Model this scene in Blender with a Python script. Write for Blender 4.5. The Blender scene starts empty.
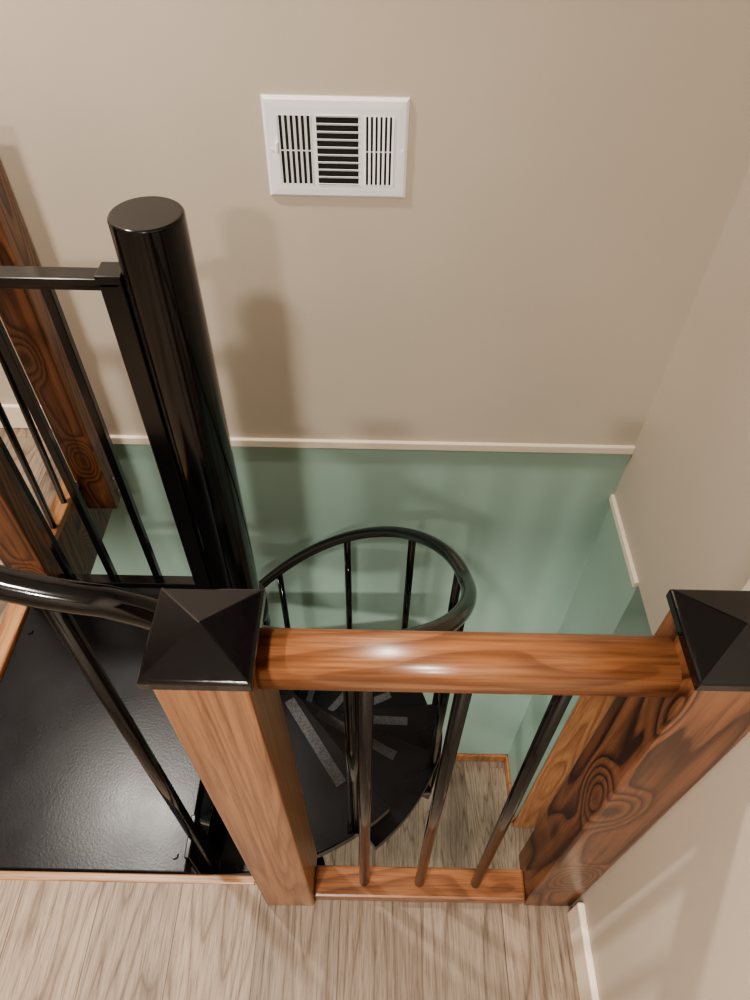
import bpy, bmesh, math
from mathutils import Vector, Matrix
scene = bpy.context.scene
try: scene.view_settings.look = 'AgX - Medium High Contrast'
except Exception: pass

# ------------------------------------------------------------------ materials
def new_mat(name):
    m = bpy.data.materials.new(name); m.use_nodes = True
    nt = m.node_tree; b = nt.nodes['Principled BSDF']
    return m, nt, b
def N(nt, t, **kw):
    n = nt.nodes.new(t)
    for k, v in kw.items():
        if k in n.inputs: n.inputs[k].default_value = v
        else: setattr(n, k, v)
    return n
def ramp(nt, fac, stops):
    r = nt.nodes.new('ShaderNodeValToRGB')
    while len(r.color_ramp.elements) < len(stops): r.color_ramp.elements.new(0.5)
    for e, (p, c) in zip(r.color_ramp.elements, stops):
        e.position = p; e.color = (*c, 1)
    nt.links.new(fac, r.inputs[0]); return r
def mixc(nt, a, b, fac, mode='MIX'):
    m = nt.nodes.new('ShaderNodeMix'); m.data_type = 'RGBA'; m.blend_type = mode
    for inp, v in ((m.inputs[0], fac), (m.inputs[6], a), (m.inputs[7], b)):
        if isinstance(v, bpy.types.NodeSocket): nt.links.new(v, inp)
        else: inp.default_value = v if not isinstance(v, tuple) else (*v, 1)
    return m.outputs[2]
def bump(nt, b, h, strength, dist=0.002):
    bp = N(nt, 'ShaderNodeBump', Strength=strength, Distance=dist)
    nt.links.new(h, bp.inputs['Height']); nt.links.new(bp.outputs[0], b.inputs['Normal'])

def paint(name, col, rough=0.6, bs=0.15, nscale=180):
    m, nt, b = new_mat(name)
    tc = N(nt, 'ShaderNodeTexCoord')
    n = N(nt, 'ShaderNodeTexNoise', Scale=nscale, Detail=3.0); nt.links.new(tc.outputs['Object'], n.inputs['Vector'])
    n2 = N(nt, 'ShaderNodeTexNoise', Scale=1.7, Detail=2.0); nt.links.new(tc.outputs['Object'], n2.inputs['Vector'])
    d = tuple(c*0.96 for c in col); l = tuple(min(1, c*1.04) for c in col)
    r = ramp(nt, n2.outputs[0], [(0.3, d), (0.7, l)])
    nt.links.new(r.outputs[0], b.inputs['Base Color'])
    b.inputs['Roughness'].default_value = rough
    bump(nt, b, n.outputs[0], bs, 0.001)
    return m

def wood(name, light, mid, dark, axis='z', rings=13.0, scale=8.0, rough=0.35, coat=0.25, off=(0,0,0), thr=(0.25,0.55,0.85), stretch=0.10, ringmix=1.0, blot=(0.72, 1.12), lo=0.5, knot=0.0):
    """flat-sawn softwood: contour lines of a stretched noise field (cathedral grain), knots, fine fibres"""
    m, nt, b = new_mat(name)
    tc = N(nt, 'ShaderNodeTexCoord')
    i = 'xyz'.index(axis)
    def S(q): s = [1, 1, 1]; s[i] = q; return tuple(s)
    mp = N(nt, 'ShaderNodeMapping'); mp.inputs['Scale'].default_value = S(stretch); mp.inputs['Location'].default_value = off
    nt.links.new(tc.outputs['Object'], mp.inputs['Vector'])
    n = N(nt, 'ShaderNodeTexNoise', Scale=scale, Detail=2.0, Roughness=0.3); nt.links.new(mp.outputs[0], n.inputs['Vector'])
    field = n.outputs[0]; kmask = None
    if knot > 0:
        mk = N(nt, 'ShaderNodeMapping'); mk.inputs['Scale'].default_value = S(0.42); mk.inputs['Location'].default_value = off
        nt.links.new(tc.outputs['Object'], mk.inputs['Vector'])
        vo = N(nt, 'ShaderNodeTexVoronoi', Scale=7.5); nt.links.new(mk.outputs[0], vo.inputs['Vector'])
        mr = N(nt, 'ShaderNodeMapRange', interpolation_type='SMOOTHERSTEP'); nt.links.new(vo.outputs['Distance'], mr.inputs[0])
        mr.inputs[1].default_value = 0.0; mr.inputs[2].default_value = 0.42; mr.inputs[3].default_value = knot; mr.inputs[4].default_value = 0.0
        ad = N(nt, 'ShaderNodeMath', operation='ADD'); nt.links.new(field, ad.inputs[0]); nt.links.new(mr.outputs[0], ad.inputs[1])
        field = ad.outputs[0]
        kmask = ramp(nt, vo.outputs['Distance'], [(0.03, (0.3, 0.26, 0.24)), (0.12, (0.8, 0.78, 0.76)), (0.25, (1, 1, 1))])
    mu = N(nt, 'ShaderNodeMath', operation='MULTIPLY'); nt.links.new(field, mu.inputs[0]); mu.inputs[1].default_value = rings
    fr = N(nt, 'ShaderNodeMath', operation='FRACT'); nt.links.new(mu.outputs[0], fr.inputs[0])
    mp2 = N(nt, 'ShaderNodeMapping'); mp2.inputs['Scale'].default_value = S(0.03)
    nt.links.new(tc.outputs['Object'], mp2.inputs['Vector'])
    f = N(nt, 'ShaderNodeTexNoise', Scale=300.0, Detail=3.0, Roughness=0.6); nt.links.new(mp2.outputs[0], f.inputs['Vector'])
    rr = ramp(nt, fr.outputs[0], [(0.0, mid), (thr[0], light), (thr[1], mid), (thr[2], dark), (0.95, dark), (1.0, mid)])
    pn = N(nt, 'ShaderNodeTexNoise', Scale=7.0, Detail=1.0); nt.links.new(mp.outputs[0], pn.inputs['Vector'])
    pr = ramp(nt, pn.outputs[0], [(0.40, (ringmix*lo,)*3), (0.60, (ringmix,)*3)])
    base = mixc(nt, mid, rr.outputs[0], pr.outputs[0])
    fb = ramp(nt, f.outputs[0], [(0.3, (0.62, 0.57, 0.52)), (0.58, (1.08, 1.08, 1.08))])
    c = mixc(nt, base, fb.outputs[0], 1.0, 'MULTIPLY')
    big = N(nt, 'ShaderNodeTexNoise', Scale=6.0, Detail=2.0); nt.links.new(mp.outputs[0], big.inputs['Vector'])
    br = ramp(nt, big.outputs[0], [(0.3, (blot[0],)*3), (0.65, (blot[1],)*3)])
    c = mixc(nt, c, br.outputs[0], 1.0, 'MULTIPLY')
    if kmask is not None: c = mixc(nt, c, kmask.outputs[0], 1.0, 'MULTIPLY')
    nt.links.new(c, b.inputs['Base Color'])
    b.inputs['Roughness'].default_value = rough
    b.inputs['Coat Weight'].default_value = coat; b.inputs['Coat Roughness'].default_value = 0.25
    bump(nt, b, f.outputs[0], 0.15, 0.0006)
    return m

def planks(name, a, bcol, cdark):
    m, nt, b = new_mat(name)
    tc = N(nt, 'ShaderNodeTexCoord')
    mp = N(nt, 'ShaderNodeMapping'); mp.inputs['Rotation'].default_value = (0, 0, math.radians(90))
    mp.inputs['Location'].default_value = (0.33, 0.05, 0)
    nt.links.new(tc.outputs['Object'], mp.inputs['Vector'])
    br = N(nt, 'ShaderNodeTexBrick', offset=0.37)
    nt.links.new(mp.outputs[0], br.inputs['Vector'])
    br.inputs['Color1'].default_value = (0.78, 0.78, 0.77, 1); br.inputs['Color2'].default_value = (1.12, 1.10, 1.08, 1)
    br.inputs['Mortar'].default_value = (0.42, 0.37, 0.32, 1)
    br.inputs['Scale'].default_value = 1.0; br.inputs['Mortar Size'].default_value = 0.0009
    br.inputs['Brick Width'].default_value = 1.2; br.inputs['Row Height'].default_value = 0.152
    shift = N(nt, 'ShaderNodeVectorMath', operation='MULTIPLY_ADD')
    nt.links.new(br.outputs[0], shift.inputs[0]); shift.inputs[1].default_value = (3, 3, 3)
    nt.links.new(tc.outputs['Object'], shift.inputs[2])
    mp2 = N(nt, 'ShaderNodeMapping'); mp2.inputs['Scale'].default_value = (1, 0.05, 1); nt.links.new(shift.outputs[0], mp2.inputs['Vector'])
    mp3 = N(nt, 'ShaderNodeMapping'); mp3.inputs['Scale'].default_value = (1, 0.10, 1); nt.links.new(shift.outputs[0], mp3.inputs['Vector'])
    n = N(nt, 'ShaderNodeTexNoise', Scale=330.0, Detail=4.0, Roughness=0.65); nt.links.new(mp2.outputs[0], n.inputs['Vector'])
    n2 = N(nt, 'ShaderNodeTexNoise', Scale=10.0, Detail=2.0, Roughness=0.35); nt.links.new(mp3.outputs[0], n2.inputs['Vector'])
    mu = N(nt, 'ShaderNodeMath', operation='MULTIPLY'); nt.links.new(n2.outputs[0], mu.inputs[0]); mu.inputs[1].default_value = 13.0
    fr = N(nt, 'ShaderNodeMath', operation='FRACT'); nt.links.new(mu.outputs[0], fr.inputs[0])
    g = ramp(nt, fr.outputs[0], [(0.0, bcol), (0.2, a), (0.5, a), (0.82, bcol), (0.94, cdark), (1.0, bcol)])
    fb = ramp(nt, n.outputs[0], [(0.30, (0.50, 0.46, 0.42)), (0.45, (0.86, 0.84, 0.82)), (0.62, (1.1, 1.1, 1.1))])
    c = mixc(nt, g.outputs[0], fb.outputs[0], 1.0, 'MULTIPLY')
    big = N(nt, 'ShaderNodeTexNoise', Scale=5.0, Detail=3.0); nt.links.new(mp3.outputs[0], big.inputs['Vector'])
    bb = ramp(nt, big.outputs[0], [(0.3, (0.80, 0.78, 0.76)), (0.7, (1.1, 1.1, 1.1))])
    c = mixc(nt, c, bb.outputs[0], 1.0, 'MULTIPLY')
    c = mixc(nt, c, br.outputs[0], 1.0, 'MULTIPLY')
    nt.links.new(c, b.inputs['Base Color']); b.inputs['Roughness'].default_value = 0.5
    bump(nt, b, n.outputs[0], 0.15, 0.001)
    return m

def black(name, col=(0.003, 0.003, 0.0035), rough=0.12, tex=0.0, scale=400.0, coat=0.2):
    m, nt, b = new_mat(name)
    tc = N(nt, 'ShaderNodeTexCoord')
    n = N(nt, 'ShaderNodeTexNoise', Scale=scale, Detail=4.0); nt.links.new(tc.outputs['Object'], n.inputs['Vector'])
    n2 = N(nt, 'ShaderNodeTexNoise', Scale=9.0, Detail=5.0); nt.links.new(tc.outputs['Object'], n2.inputs['Vector'])
    r = ramp(nt, n2.outputs[0], [(0.35, col), (0.75, tuple(c*1.6 for c in col))])
    nt.links.new(r.outputs[0], b.inputs['Base Color'])
    rr = ramp(nt, n2.outputs[0], [(0.3, (rough,)*3), (0.7, (rough*1.25,)*3)])
    nt.links.new(rr.outputs[0], b.inputs['Roughness'])
    b.inputs['Coat Weight'].default_value = coat; b.inputs['Coat Roughness'].default_value = 0.08
    bump(nt, b, n.outputs[0], tex, 0.0015)
    return m

M_taupe = paint('taupe_wall_paint', (0.565, 0.498, 0.418), 0.65)
M_green = paint('sage_wall_paint', (0.36, 0.495, 0.43), 0.5)
M_cream = paint('cream_trim_paint', (0.86, 0.77, 0.64), 0.45, 0.05)
M_ceil = paint('ceiling_paint', (0.86, 0.85, 0.82), 0.8)
M_floor = planks('plank_floor', (0.325, 0.262, 0.207), (0.272, 0.213, 0.164), (0.175, 0.128, 0.095))
M_post = wood('stained_pine_lit', (0.33, 0.172, 0.090), (0.265, 0.125, 0.061), (0.125, 0.052, 0.025), 'z', 22, 11, off=(0.3, .1, .2), ringmix=0.8, stretch=0.06, lo=0.5)  # lighter tone: strong light on the left newel is painted in
M_post2 = wood('stained_pine_dark', (0.235, 0.102, 0.050), (0.165, 0.066, 0.032), (0.04, 0.014, 0.008), 'z', 15, 9, off=(1.4, 2.7, 1.2), lo=0.7, stretch=0.10, knot=0.35)
M_rail = wood('stained_pine_rail', (0.34, 0.160, 0.078), (0.265, 0.112, 0.050), (0.085, 0.030, 0.014), 'x', 12, 9, 0.32, 0.4, off=(2.75, .4, .2), stretch=0.2, ringmix=0.95, lo=0.5, knot=0.3)
M_oak = wood('oak_trim', (0.48, 0.29, 0.17), (0.40, 0.23, 0.125), (0.28, 0.14, 0.07), 'x', 10, 8)
M_oaky = wood('oak_trim_y', (0.50, 0.28, 0.14), (0.42, 0.215, 0.10), (0.28, 0.12, 0.05), 'y', 10, 8)
M_oakz = wood('oak_trim_z', (0.50, 0.235, 0.11), (0.44, 0.19, 0.085), (0.30, 0.12, 0.05), 'z', 10, 8)
M_black = black('gloss_black_metal', tex=0.02)
M_cap = black('black_cap_plastic', (0.002, 0.002, 0.003), 0.06, tex=0.25, scale=26)
M_tread = black('powder_black_tread', (0.004, 0.0045, 0.006), 0.26, tex=0.10, scale=200, coat=0.0)
M_tread.node_tree.nodes['Principled BSDF'].inputs['Specular IOR Level'].default_value = 0.35
M_white = paint('white_enamel', (0.92, 0.93, 0.96), 0.3, 0.02)
M_dark = paint('vent_shade', (0.02, 0.02, 0.02), 0.8)  # near-black colour paints in the shade behind the vent louvers
M_steel = paint('bolt_steel', (0.12, 0.12, 0.12), 0.35)
def grip():
    m, nt, b = new_mat('grip_strip')
    tc = N(nt, 'ShaderNodeTexCoord')
    n = N(nt, 'ShaderNodeTexNoise', Scale=320.0, Detail=3.0); nt.links.new(tc.outputs['Object'], n.inputs['Vector'])
    r = ramp(nt, n.outputs[0], [(0.35, (0.035, 0.035, 0.038)), (0.70, (0.11, 0.11, 0.115))])
    nt.links.new(r.outputs[0], b.inputs['Base Color']); b.inputs['Roughness'].default_value = 0.75
    bump(nt, b, n.outputs[0], 0.5, 0.001)
    return m
M_grip = grip()

# ------------------------------------------------------------------ mesh builder
class B:
    def __init__(s): s.bm = bmesh.new(); s.mats = []
    def mi(s, m):
        if m not in s.mats: s.mats.append(m)
        return s.mats.index(m)
    def _merge(s, bm2, m):
        i = s.mi(m)
        for f in bm2.faces: f.material_index = i
        me = bpy.data.meshes.new('tmp'); bm2.to_mesh(me); bm2.free()
        s.bm.from_mesh(me); bpy.data.meshes.remove(me)
    def box(s, lo, hi, m, bev=0.0, seg=2, rot=None):
        b2 = bmesh.new(); bmesh.ops.create_cube(b2, size=1.0)
        c = [(a+b)/2 for a, b in zip(lo, hi)]; d = [abs(b-a) for a, b in zip(lo, hi)]
        for v in b2.verts: v.co = Vector((v.co.x*d[0], v.co.y*d[1], v.co.z*d[2]))
        if bev > 0: bmesh.ops.bevel(b2, geom=b2.edges[:], offset=bev, segments=seg, profile=0.5, affect='EDGES')
        if rot is not None:
            for v in b2.verts: v.co = rot @ v.co
        for v in b2.verts: v.co += Vector(c)
        s._merge(b2, m)
    def tube(s, pts, r, m, seg=20, cap=True):
        pts = [Vector(p) for p in pts]; b2 = bmesh.new(); rings = []
        up = Vector((0, 0, 1))
        for i, p in enumerate(pts):
            t = (pts[min(i+1, len(pts)-1)] - pts[max(i-1, 0)]).normalized()
            a = t.cross(up) if abs(t.z) < 0.95 else t.cross(Vector((1, 0, 0)))
            a.normalize(); bb = a.cross(t).normalized()
            rr = r[i] if isinstance(r, (list, tuple)) else r
            rings.append([b2.verts.new(p + a*math.cos(2*math.pi*k/seg)*rr + bb*math.sin(2*math.pi*k/seg)*rr) for k in range(seg)])
        for i in range(len(rings)-1):
            for k in range(seg):
                f = b2.faces.new((rings[i][k], rings[i][(k+1) % seg], rings[i+1][(k+1) % seg], rings[i+1][k])); f.smooth = True
        if cap:
            b2.faces.new(rings[0][::-1]); b2.faces.new(rings[-1])
        bmesh.ops.recalc_face_normals(b2, faces=b2.faces[:])
        s._merge(b2, m)
    def prism(s, poly, z0, z1, m, bev=0.0):
        b2 = bmesh.new()
        lo = [b2.verts.new((x, y, z0)) for x, y in poly]; hi = [b2.verts.new((x, y, z1)) for x, y in poly]
        n = len(poly); b2.faces.new(lo[::-1]); b2.faces.new(hi)
        for i in range(n): b2.faces.new((lo[i], lo[(i+1) % n], hi[(i+1) % n], hi[i]))
        bmesh.ops.recalc_face_normals(b2, faces=b2.faces[:])
        if bev > 0: bmesh.ops.bevel(b2, geom=b2.edges[:], offset=bev, segments=2, profile=0.5, affect='EDGES')
        s._merge(b2, m)
    def profx(s, prof, x0, x1, m):
        b2 = bmesh.new(); n = len(prof)
        a = [b2.verts.new((x0, y, z)) for y, z in prof]; c = [b2.verts.new((x1, y, z)) for y, z in prof]
        b2.faces.new(a); b2.faces.new(c[::-1])
        for i in range(n):
            f = b2.faces.new((a[i], a[(i+1) % n], c[(i+1) % n], c[i])); f.smooth = True
        bmesh.ops.recalc_face_normals(b2, faces=b2.faces[:])
        s._merge(b2, m)
    def done(s, name, origin=(0, 0, 0), parent=None):
        o = Vector(origin)
        for v in s.bm.verts: v.co -= o
        me = bpy.data.meshes.new(name); s.bm.to_mesh(me); s.bm.free()
        for m in s.mats: me.materials.append(m)
        ob = bpy.data.objects.new(name, me); scene.collection.objects.link(ob)
        if parent is not None:
            ob.parent = parent; ob.location = o - parent.location
        else: ob.location = o
        return ob
def empty(name, loc=(0, 0, 0)):
    e = bpy.data.objects.new(name, None); e.empty_display_size = 0.1; e.location = loc
    scene.collection.objects.link(e); return e
def solid(name, lo, hi, m):
    b = B(); b.box(lo, hi, m); return b.done(name)

# ------------------------------------------------------------------ dimensions
WY, RX, HX = 1.58, 0.81, -0.87      # back wall, far right wall, hall floor edge
EX = 2.2                            # lower room extends right
JY = 1.22                           # lower wall end (jog) facing the viewer
LZ = -2.65                          # lower storey floor
CX, CY = -0.338, 0.967              # stair pole axis
CEIL = 2.42

# ------------------------------------------------------------------ room shell
fl = B()
fl.box((-3, -2.5, -0.27), (EX, 0.32, 0), M_floor)
fl.box((-0.215, 0.32, -0.27), (EX, 0.345, 0), M_floor)
fl.box((0.95, 0.345, -0.27), (EX, WY, 0), M_floor)
fl.box((-3, 0.32, -0.27), (HX, WY, 0), M_floor)
fl.done('floor')
solid('floor_lower', (-3, -2.5, LZ-0.1), (EX, WY, LZ), M_floor)
solid('wall_back', (-3, WY, -0.046), (0.95, WY+0.12, CEIL), M_taupe)
solid('wall_back_lower', (-3, WY, LZ), (EX, WY+0.12, -0.046), M_green)
solid('wall_right', (0.39, -2.5, 0), (0.95, 0.42, CEIL), M_taupe)
solid('wall_right_far', (RX, 0.42, -0.275), (0.95, WY, CEIL), M_taupe)
solid('wall_right_lower_jog', (RX, JY, LZ), (EX, WY, -0.275), M_green)
solid('wall_right_lower', (EX, -2.5, LZ), (EX+0.12, WY, 0), M_green)
solid('wall_left', (-3.12, -2.5, LZ), (-3, WY, CEIL), M_taupe)
solid('wall_front', (-3, -2.62, -0.27), (EX, -2.5, CEIL), M_taupe)
solid('wall_front_lower', (-3, -2.62, LZ), (EX, -2.5, -0.27), M_green)
solid('ceiling', (-3, -2.5, CEIL), (EX, WY, CEIL+0.1), M_ceil)
b = B(); b.box((HX+0.01, WY-0.014, -0.060), (RX, WY, -0.030), M_cream, 0.003); b.done('trim_1')
b = B(); b.box((RX-0.014, JY, -0.290), (RX, WY, -0.262), M_cream, 0.003); b.done('trim_2')
b = B(); b.box((-0.885, WY-0.014, -0.03), (-0.855, WY, CEIL), M_cream, 0.003); b.done('trim_3')
b = B(); b.box((-3, WY-0.014, 0), (-0.885, WY, 0.09), M_cream, 0.004); b.done('baseboard_back')
b = B(); b.box((0.377, -2.5, 0), (0.39, 0.285, 0.085), M_cream, 0.003); b.done('baseboard_right')
b = B(); b.box((-3, WY-0.015, LZ), (RX, WY, LZ+0.085), M_oakz, 0.005); b.done('baseboard_back_lower')
b = B(); b.box((RX-0.015, JY, LZ), (RX, WY, LZ+0.085), M_oakz, 0.005); b.done('baseboard_right_lower')
# lower door in the jog wall (faces the viewer), oak casing
b = B()
dz = LZ+1.93
JD = JY-0.001
b.box((RX-0.004, JD-0.02, LZ), (RX+0.125, JD, dz), M_oakz, 0.006)
b.box((RX+0.885, JD-0.02, LZ), (RX+1.0, JD, dz), M_oakz, 0.006)
b.box((RX-0.004, JD-0.02, dz-0.02), (RX+1.0, JD, dz+0.08), M_oak, 0.006)
b.box((RX+0.125, JD-0.010, LZ+0.01), (RX+0.885, JD, dz-0.02), M_oakz, 0.002)
for zz0, zz1 in ((0.2, 0.85), (1.1, 1.75)):
    for xx in (0.22, 0.54):
        b.box((RX+xx, JD-0.016, LZ+zz0), (RX+xx+0.24, JD-0.008, LZ+zz1), M_oakz, 0.004)
b.tube([(RX+0.82, JD-0.01, LZ+0.95), (RX+0.82, JD-0.05, LZ+0.95), (RX+0.82, JD-0.055, LZ+0.95), (RX+0.82, JD-0.075, LZ+0.95), (RX+0.82, JD-0.085, LZ+0.95)], [0.012, 0.012, 0.026, 0.026, 0.014], M_steel)
b.done('door_1')
# stairwell nosing + fascia
b = B()
b.box((HX, 0.320, -0.02), (-0.215, 0.336, 0.003), M_oak, 0.003)
b.done('trim_4')
b = B()
b.box((HX-0.035, 0.34, -0.018), (HX+0.012, WY-0.015, 0.006), M_oaky, 0.004)
b.box((HX, 0.34, -0.27), (HX+0.008, WY-0.015, -0.018), M_post2, 0.0)
b.done('trim_5')
b = B(); b.box((HX, 0.32, -0.27), (-0.215, 0.328, -0.02), M_post2); b.box((-0.2, 0.345, -0.27), (RX, 0.349, -0.006), M_green); b.done('trim_6')

# ------------------------------------------------------------------ newel posts
def newel(cx, cy, z0, z1, mat, cap=True, w=0.09, lean=0.0):
    b = B(); h = w/2
    b.box((cx-h, cy-h, z0), (cx+h, cy+h, z1), mat, 0.004, 2)
    if cap:
        c = 0.051
        b2 = bmesh.new()
        rings = []
        for (hw, z) in ((c, z1-0.010), (c, z1+0.002), (c-0.002, z1+0.004)):
            rings.append([b2.verts.new((cx+sx*hw, cy+sy*hw, z)) for sx, sy in ((-1,-1),(1,-1),(1,1),(-1,1))])
        for i in range(2):
            for k in range(4): b2.faces.new((rings[i][k], rings[i][(k+1)%4], rings[i+1][(k+1)%4], rings[i+1][k]))
        ap = b2.verts.new((cx, cy, z1+0.024))
        for k in range(4): b2.faces.new((rings[2][k], rings[2][(k+1)%4], ap))
        b2.faces.new(rings[0][::-1])
        bmesh.ops.recalc_face_normals(b2, faces=b2.faces[:])
        bmesh.ops.bevel(b2, geom=b2.edges[:], offset=0.0012, segments=2, profile=0.5, affect='EDGES')
        b._merge(b2, M_cap)
    if lean:
        for v in b.bm.verts: v.co.x += lean*(1-(v.co.z-z0)/(z1-z0))
    return b
newel(-0.157, 0.331, 0, 0.922, M_post, lean=0.013).done('newel_post', (-0.157, 0.331, 0))
newel(0.342, 0.339, 0, 0.925, M_post2).done('newel_post', (0.342, 0.339, 0))
b = newel(-0.820, 1.395, -0.12, 0.95, M_post2, cap=False)
for z in (-0.03, -0.085): b.tube([(-0.776, 1.395, z), (-0.769, 1.395, z)], 0.008, M_steel, 12)
b.done('newel_post', (-0.820, 1.395, -0.12))
newel(-0.816, 0.985, -0.12, 0.95, M_post2).done('newel_post', (-0.816, 0.985, -0.12))

# ------------------------------------------------------------------ wood railing in front
def railprof(y0, y1, z0, z1):
    cy = (y0+y1)/2; w = (y1-y0)/2; p = []
    p += [(cy-w*0.8, z0), (cy+w*0.8, z0)]
    n = 12; cz = z0+(z1-z0)*0.45
    p += [(cy+w*0.97, z0+0.004)]
    for i in range(n+1):
        a = math.pi*i/n
        p.append((cy+w*math.copysign(abs(math.cos(a))**0.7, math.cos(a)), cz+(z1-cz)*math.sin(a)**0.7 if math.sin(a) > 1e-6 else cz))
    p += [(cy-w*0.97, z0+0.004)]
    return p
def wood_rail_front():
    x0, x1 = -0.112, 0.297
    e = empty('wood_railing', (0.094, 0.335, 0))
    b = B(); b.profx(railprof(0.310, 0.366, 0.850, 0.892), x0, x1, M_rail); b.done('top_rail', (0.094, 0.335, 0.86), e)
    b = B(); b.box((x0+0.012, 0.296, 0), (x1, 0.351, 0.03), M_rail, 0.005, 2); b.done('bottom_rail', (0.094, 0.333, 0.0), e)
    for i, x in enumerate((-0.006, 0.098, 0.204)):
        b = B(); b.tube([(x, 0.324, 0.02), (x, 0.336, 0.86)], 0.0092, M_black, 20)
        b.done('baluster_%d' % (i+1), (x, 0.333, 0.03), e)
wood_rail_front()
def hall_rail():
    e = empty('hall_railing', (-0.885, 1.19, 0))
    b = B(); b.box((-0.85, 1.03, 0.83), (-0.79, 1.35, 0.87), M_oaky, 0.01); b.done('top_rail', (-0.82, 1.19, 0.865), e)
    for i, y in enumerate((1.09, 1.18, 1.27)):
        b = B(); b.tube([(-0.872, y, 0.0), (-0.835, y, 0.84)], 0.0085, M_black, 16); b.done('baluster_%d' % (i+1), (-0.872, y, 0), e)
hall_rail()

# ------------------------------------------------------------------ spiral staircase
ST = empty('spiral_staircase', (CX, CY, LZ))
b = B(); R = 0.055
b.tube([(CX, CY, LZ), (CX, CY, 1.003)], R, M_black, 48, False)
b.tube([(CX, CY, 1.003), (CX, CY, 1.0055), (CX, CY, 1.007)], [R, R-0.0015, R-0.004], M_black, 48)
b.tube([(CX, CY, LZ), (CX, CY, LZ+0.012)], 0.11, M_black, 32)
b.done('center_pole', (CX, CY, LZ), ST)
RISE, STEP, RT, RR = 0.241, 27.0, 0.575, 0.56
def P(r, deg, z): a = math.radians(deg); return (CX+r*math.cos(a), CY+r*math.sin(a), z)
for k in range(1, 11):
    z = -RISE*k; c = -63+STEP*(k-1); a0, a1 = c-15.5, c+15.5
    if k == 1: a0 = -94
    poly = [P(0.05, a0-12, 0)[:2]]
    n = 12
    poly += [P(RT, a0+(a1-a0)*i/n, 0)[:2] for i in range(n+1)]
    poly += [P(0.05, a1+12, 0)[:2]]
    b = B(); b.prism(poly, z-0.035, z, M_tread, 0.0025)
    b.tube([(CX, CY, z-0.10), (CX, CY, z+0.0)], 0.066, M_black, 32)
    for da, r0, r1 in ((-8.5, 0.16, 0.44), (9.0, 0.2, 0.46)):
        p0 = Vector(P(r0, c+da*1.2, z+0.001)); p1 = Vector(P(r1, c+da, z+0.001)); mid = (p0+p1)/2; L = (p1-p0).length
        ang = math.atan2(p1.y-p0.y, p1.x-p0.x)
        b.box((mid.x-L/2, mid.y-0.014, z), (mid.x+L/2, mid.y+0.014, z+0.0018), M_grip, 0.0006, 1, Matrix.Rotation(ang, 3, 'Z'))
    b.done('tread_%d' % k, (CX, CY, z), ST)
def railz(t):
    if t < -84: return 0.10+0.80*84/90 + (-84-t)*0.0030 + 0.004
    return 0.10-0.80*t/90 + 0.004*min(1, max(0, -t/84)) + max(0.0, 0.085*math.sin(math.radians(min(max(t, 0), 110)/110*180)))
b = B()
hp = [P(RR, t, railz(t)) for t in [-100+i*3 for i in range(0, 94)]]
b.tube(hp, 0.0178, M_black, 24)
b.done('handrail', (CX, CY, 0), ST)
for i, t in enumerate([-91, -57, -24, 7, 36, 64, 92, 118, 144, 170]):
    zt = railz(t); zb = 0.10-0.80*t/90-1.03
    if i < 2: zb = -0.278
    b = B(); b.tube([P(RR, t, zb), P(RR, t, zt)], 0.0115, M_black, 20)
    q = P(RR, t, zb+0.028)
    b.box((q[0]-0.016, q[1]-0.016, q[2]-0.012), (q[0]+0.016, q[1]+0.016, q[2]+0.012), M_black, 0.003)
    b.done('baluster_%d' % (i+1), P(RR, t, zb), ST)
# landing platform
b = B()
b.box((HX+0.014, 0.34, -0.055), (-0.354, 1.0, -0.004), M_tread, 0.003)
for (x, y) in ((-0.83, 0.86), (-0.38, 0.37), (-0.83, 0.40)):
    b.tube([(x, y, -0.005), (x, y, 0.001)], 0.007, M_tread, 6)
b.box((-0.356, 0.36, -0.25), (-0.346, 0.44, 0.02), M_black, 0.002)
b.tube([(CX, CY, -0.12), (CX, CY, 0.0)], 0.068, M_black, 32)
b.done('landing_platform', (-0.6, 0.67, -0.03), ST)
# guard panel between pole and corner newel
G = empty('metal_guardrail', (-0.58, CY, 0))
b = B()
b.box((-0.770, CY-0.018, 0.894), (-0.40, CY+0.018, 0.908), M_black, 0.002)
b.box((-0.770, CY-0.008, 0.882), (-0.434, CY+0.008, 0.896), M_black, 0.002)
b.done('top_bar', (-0.58, CY, 0.89), G)
b = B(); b.box((-0.770, CY-0.013, 0.055), (-0.40, CY+0.013, 0.075), M_black, 0.002); b.done('bottom_bar', (-0.58, CY, 0.065), G)
b = B(); b.box((-0.432, CY-0.018, 0.045), (-0.393, CY+0.018, 0.908), M_black, 0.003)
b.box((-0.434, CY-0.022, 0.900), (-0.393, CY+0.022, 0.916), M_black, 0.002); b.done('end_stile', (-0.412, CY, 0.05), G)
for i, x in enumerate((-0.523, -0.632, -0.737)):
    b = B(); b.box((x-0.008, CY-0.008, 0.06), (x+0.008, CY+0.008, 0.885), M_black, 0.0015); b.done('baluster_%d' % (i+1), (x, CY, 0.06), G)

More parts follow.
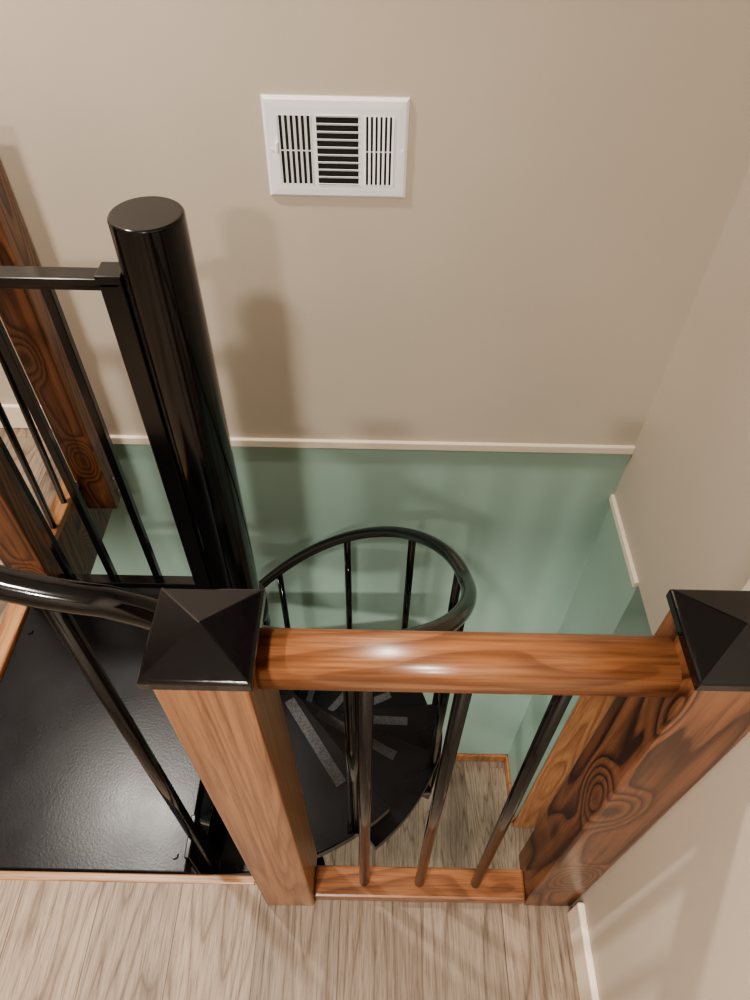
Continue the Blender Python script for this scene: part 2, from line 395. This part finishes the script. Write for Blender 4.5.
# ------------------------------------------------------------------ air vent register
def vent():
    x0, x1, z0, z1 = -0.2535, 0.0555, 0.743, 0.954
    yb, yf = WY, WY-0.009
    W, Hh = x1-x0, z1-z0
    b = B()
    secs = [(0.10, 0.33), (0.365, 0.655), (0.70, 0.895)]
    zb, zt = z0+0.15*Hh, z0+0.83*Hh
    bm2 = bmesh.new()
    o = [(x0, z0), (x1, z0), (x1, z1), (x0, z1)]; e = 0.006
    inn = [(x0+e, z0+e), (x1-e, z0+e), (x1-e, z1-e), (x0+e, z1-e)]
    i2 = [(x0+0.02, z0+0.02), (x1-0.02, z0+0.02), (x1-0.02, z1-0.02), (x0+0.02, z1-0.02)]
    r = [[bm2.verts.new((x, y, z)) for x, z in s] for s, y in ((o, yb), (o, yb-0.003), (inn, yf+0.001), (i2, yf))]
    for a in range(3):
        for k in range(4): bm2.faces.new((r[a][k], r[a][(k+1)%4], r[a+1][(k+1)%4], r[a+1][k]))
    bmesh.ops.recalc_face_normals(bm2, faces=bm2.faces[:]); b._merge(bm2, M_white)
    def px(f): return x0+f*W
    b.box((x0+0.02, yf, z0+0.02), (x1-0.02, yf+0.0015, zb), M_white)
    b.box((x0+0.02, yf, zt), (x1-0.02, yf+0.0015, z1-0.02), M_white)
    edges = [(x0+0.02, px(secs[0][0])), (px(secs[0][1]), px(secs[1][0])), (px(secs[1][1]), px(secs[2][0])), (px(secs[2][1]), x1-0.02)]
    for a, c in edges: b.box((a, yf, zb), (c, yf+0.0015, zt), M_white)
    b.box((x0+0.015, yb-0.0015, z0+0.015), (x1-0.015, yb-0.0005, z1-0.015), M_dark)  # thin dark sheet on the wall, stands in for shade in the opening
    for s, n, tilt in ((secs[0], 6, 25), (secs[2], 6, -25)):
        a, c = px(s[0]), px(s[1]); st = (c-a)/n
        for i in range(n+1):
            x = a+st*i
            b.box((x-0.0028, yf-0.001, zb-0.001), (x+0.0028, yf+0.0006, zt+0.001), M_white, 0, 1, Matrix.Rotation(math.radians(tilt), 3, 'Z'))
        zm = (zb+zt)/2; b.box((a, yf+0.001, zm-0.0012), (c, yf+0.002, zm+0.0012), M_white)
    a, c = px(secs[1][0]), px(secs[1][1]); n = 9; st = (zt-zb)/n
    for i in range(n+1):
        z = zb+st*i
        b.box((a-0.001, yf-0.001, z-0.0028), (c+0.001, yf+0.0002, z+0.0028), M_white, 0, 1, Matrix.Rotation(math.radians(35), 3, 'X'))
    for x in (x0+0.014, x1-0.011): b.tube([(x, yf+0.001, (z0+z1)/2), (x, yf-0.0015, (z0+z1)/2)], 0.0033, M_white, 12)
    b.box((x0+0.024, yf-0.012, 0.846), (x0+0.029, yf, 0.866), M_white, 0.001)
    b.done('air_vent', ((x0+x1)/2, WY, (z0+z1)/2))
vent()

# ------------------------------------------------------------------ lights
def downlight(loc, power, size, col, spread=170):
    e = empty('ceiling_light', loc)
    b = B(); n = 40
    b2 = bmesh.new(); R1, R2 = size/2+0.035, size/2+0.005
    rs = []
    for r_, dz in ((R1, 0.0), (R1-0.004, -0.006), (R2, -0.008), (R2, 0.0)):
        rs.append([b2.verts.new((loc[0]+r_*math.cos(2*math.pi*k/n), loc[1]+r_*math.sin(2*math.pi*k/n), loc[2]+dz)) for k in range(n)])
    for a in range(3):
        for k in range(n): b2.faces.new((rs[a][k], rs[a][(k+1)%n], rs[a+1][(k+1)%n], rs[a+1][k]))
    bmesh.ops.recalc_face_normals(b2, faces=b2.faces[:]); b._merge(b2, M_white)
    b.done('trim_ring', loc, e)
    L = bpy.data.lights.new('lamp', 'AREA'); L.shape = 'DISK'; L.size = size; L.energy = power; L.color = col
    L.spread = math.radians(spread)
    o = bpy.data.objects.new('lamp', L); scene.collection.objects.link(o); o.parent = e; o.location = (0, 0, -0.01)
warm = (1.0, 0.935, 0.855)
downlight((-0.44, -0.50, CEIL), 38, 0.16, warm)
downlight((-0.45, -1.67, CEIL), 48, 0.16, warm)
downlight((-1.15, 1.15, CEIL), 36, 0.10, warm)
downlight((0.1, -0.5, -0.27), 58, 0.2, warm)  # unseen lamp, added because the lower storey needs light
downlight((-1.9, 0.6, -0.27), 32, 0.2, warm)  # second unseen lamp added for the lower storey

w = bpy.data.worlds.new('World'); scene.world = w; w.use_nodes = True
w.node_tree.nodes['Background'].inputs[0].default_value = (0.9, 0.93, 1, 1)
w.node_tree.nodes['Background'].inputs[1].default_value = 0.1

# ------------------------------------------------------------------ camera
cd = bpy.data.cameras.new('camera'); cam = bpy.data.objects.new('camera', cd); scene.collection.objects.link(cam)
cd.sensor_fit = 'AUTO'; cd.sensor_width = 36; cd.lens = 25.2; cd.clip_start = 0.02
cam.matrix_world = Matrix.Translation((0, 0, 1.5)) @ Matrix.Rotation(math.radians(41), 4, 'X') @ Matrix.Rotation(math.radians(1.15), 4, 'Z')
scene.camera = cam
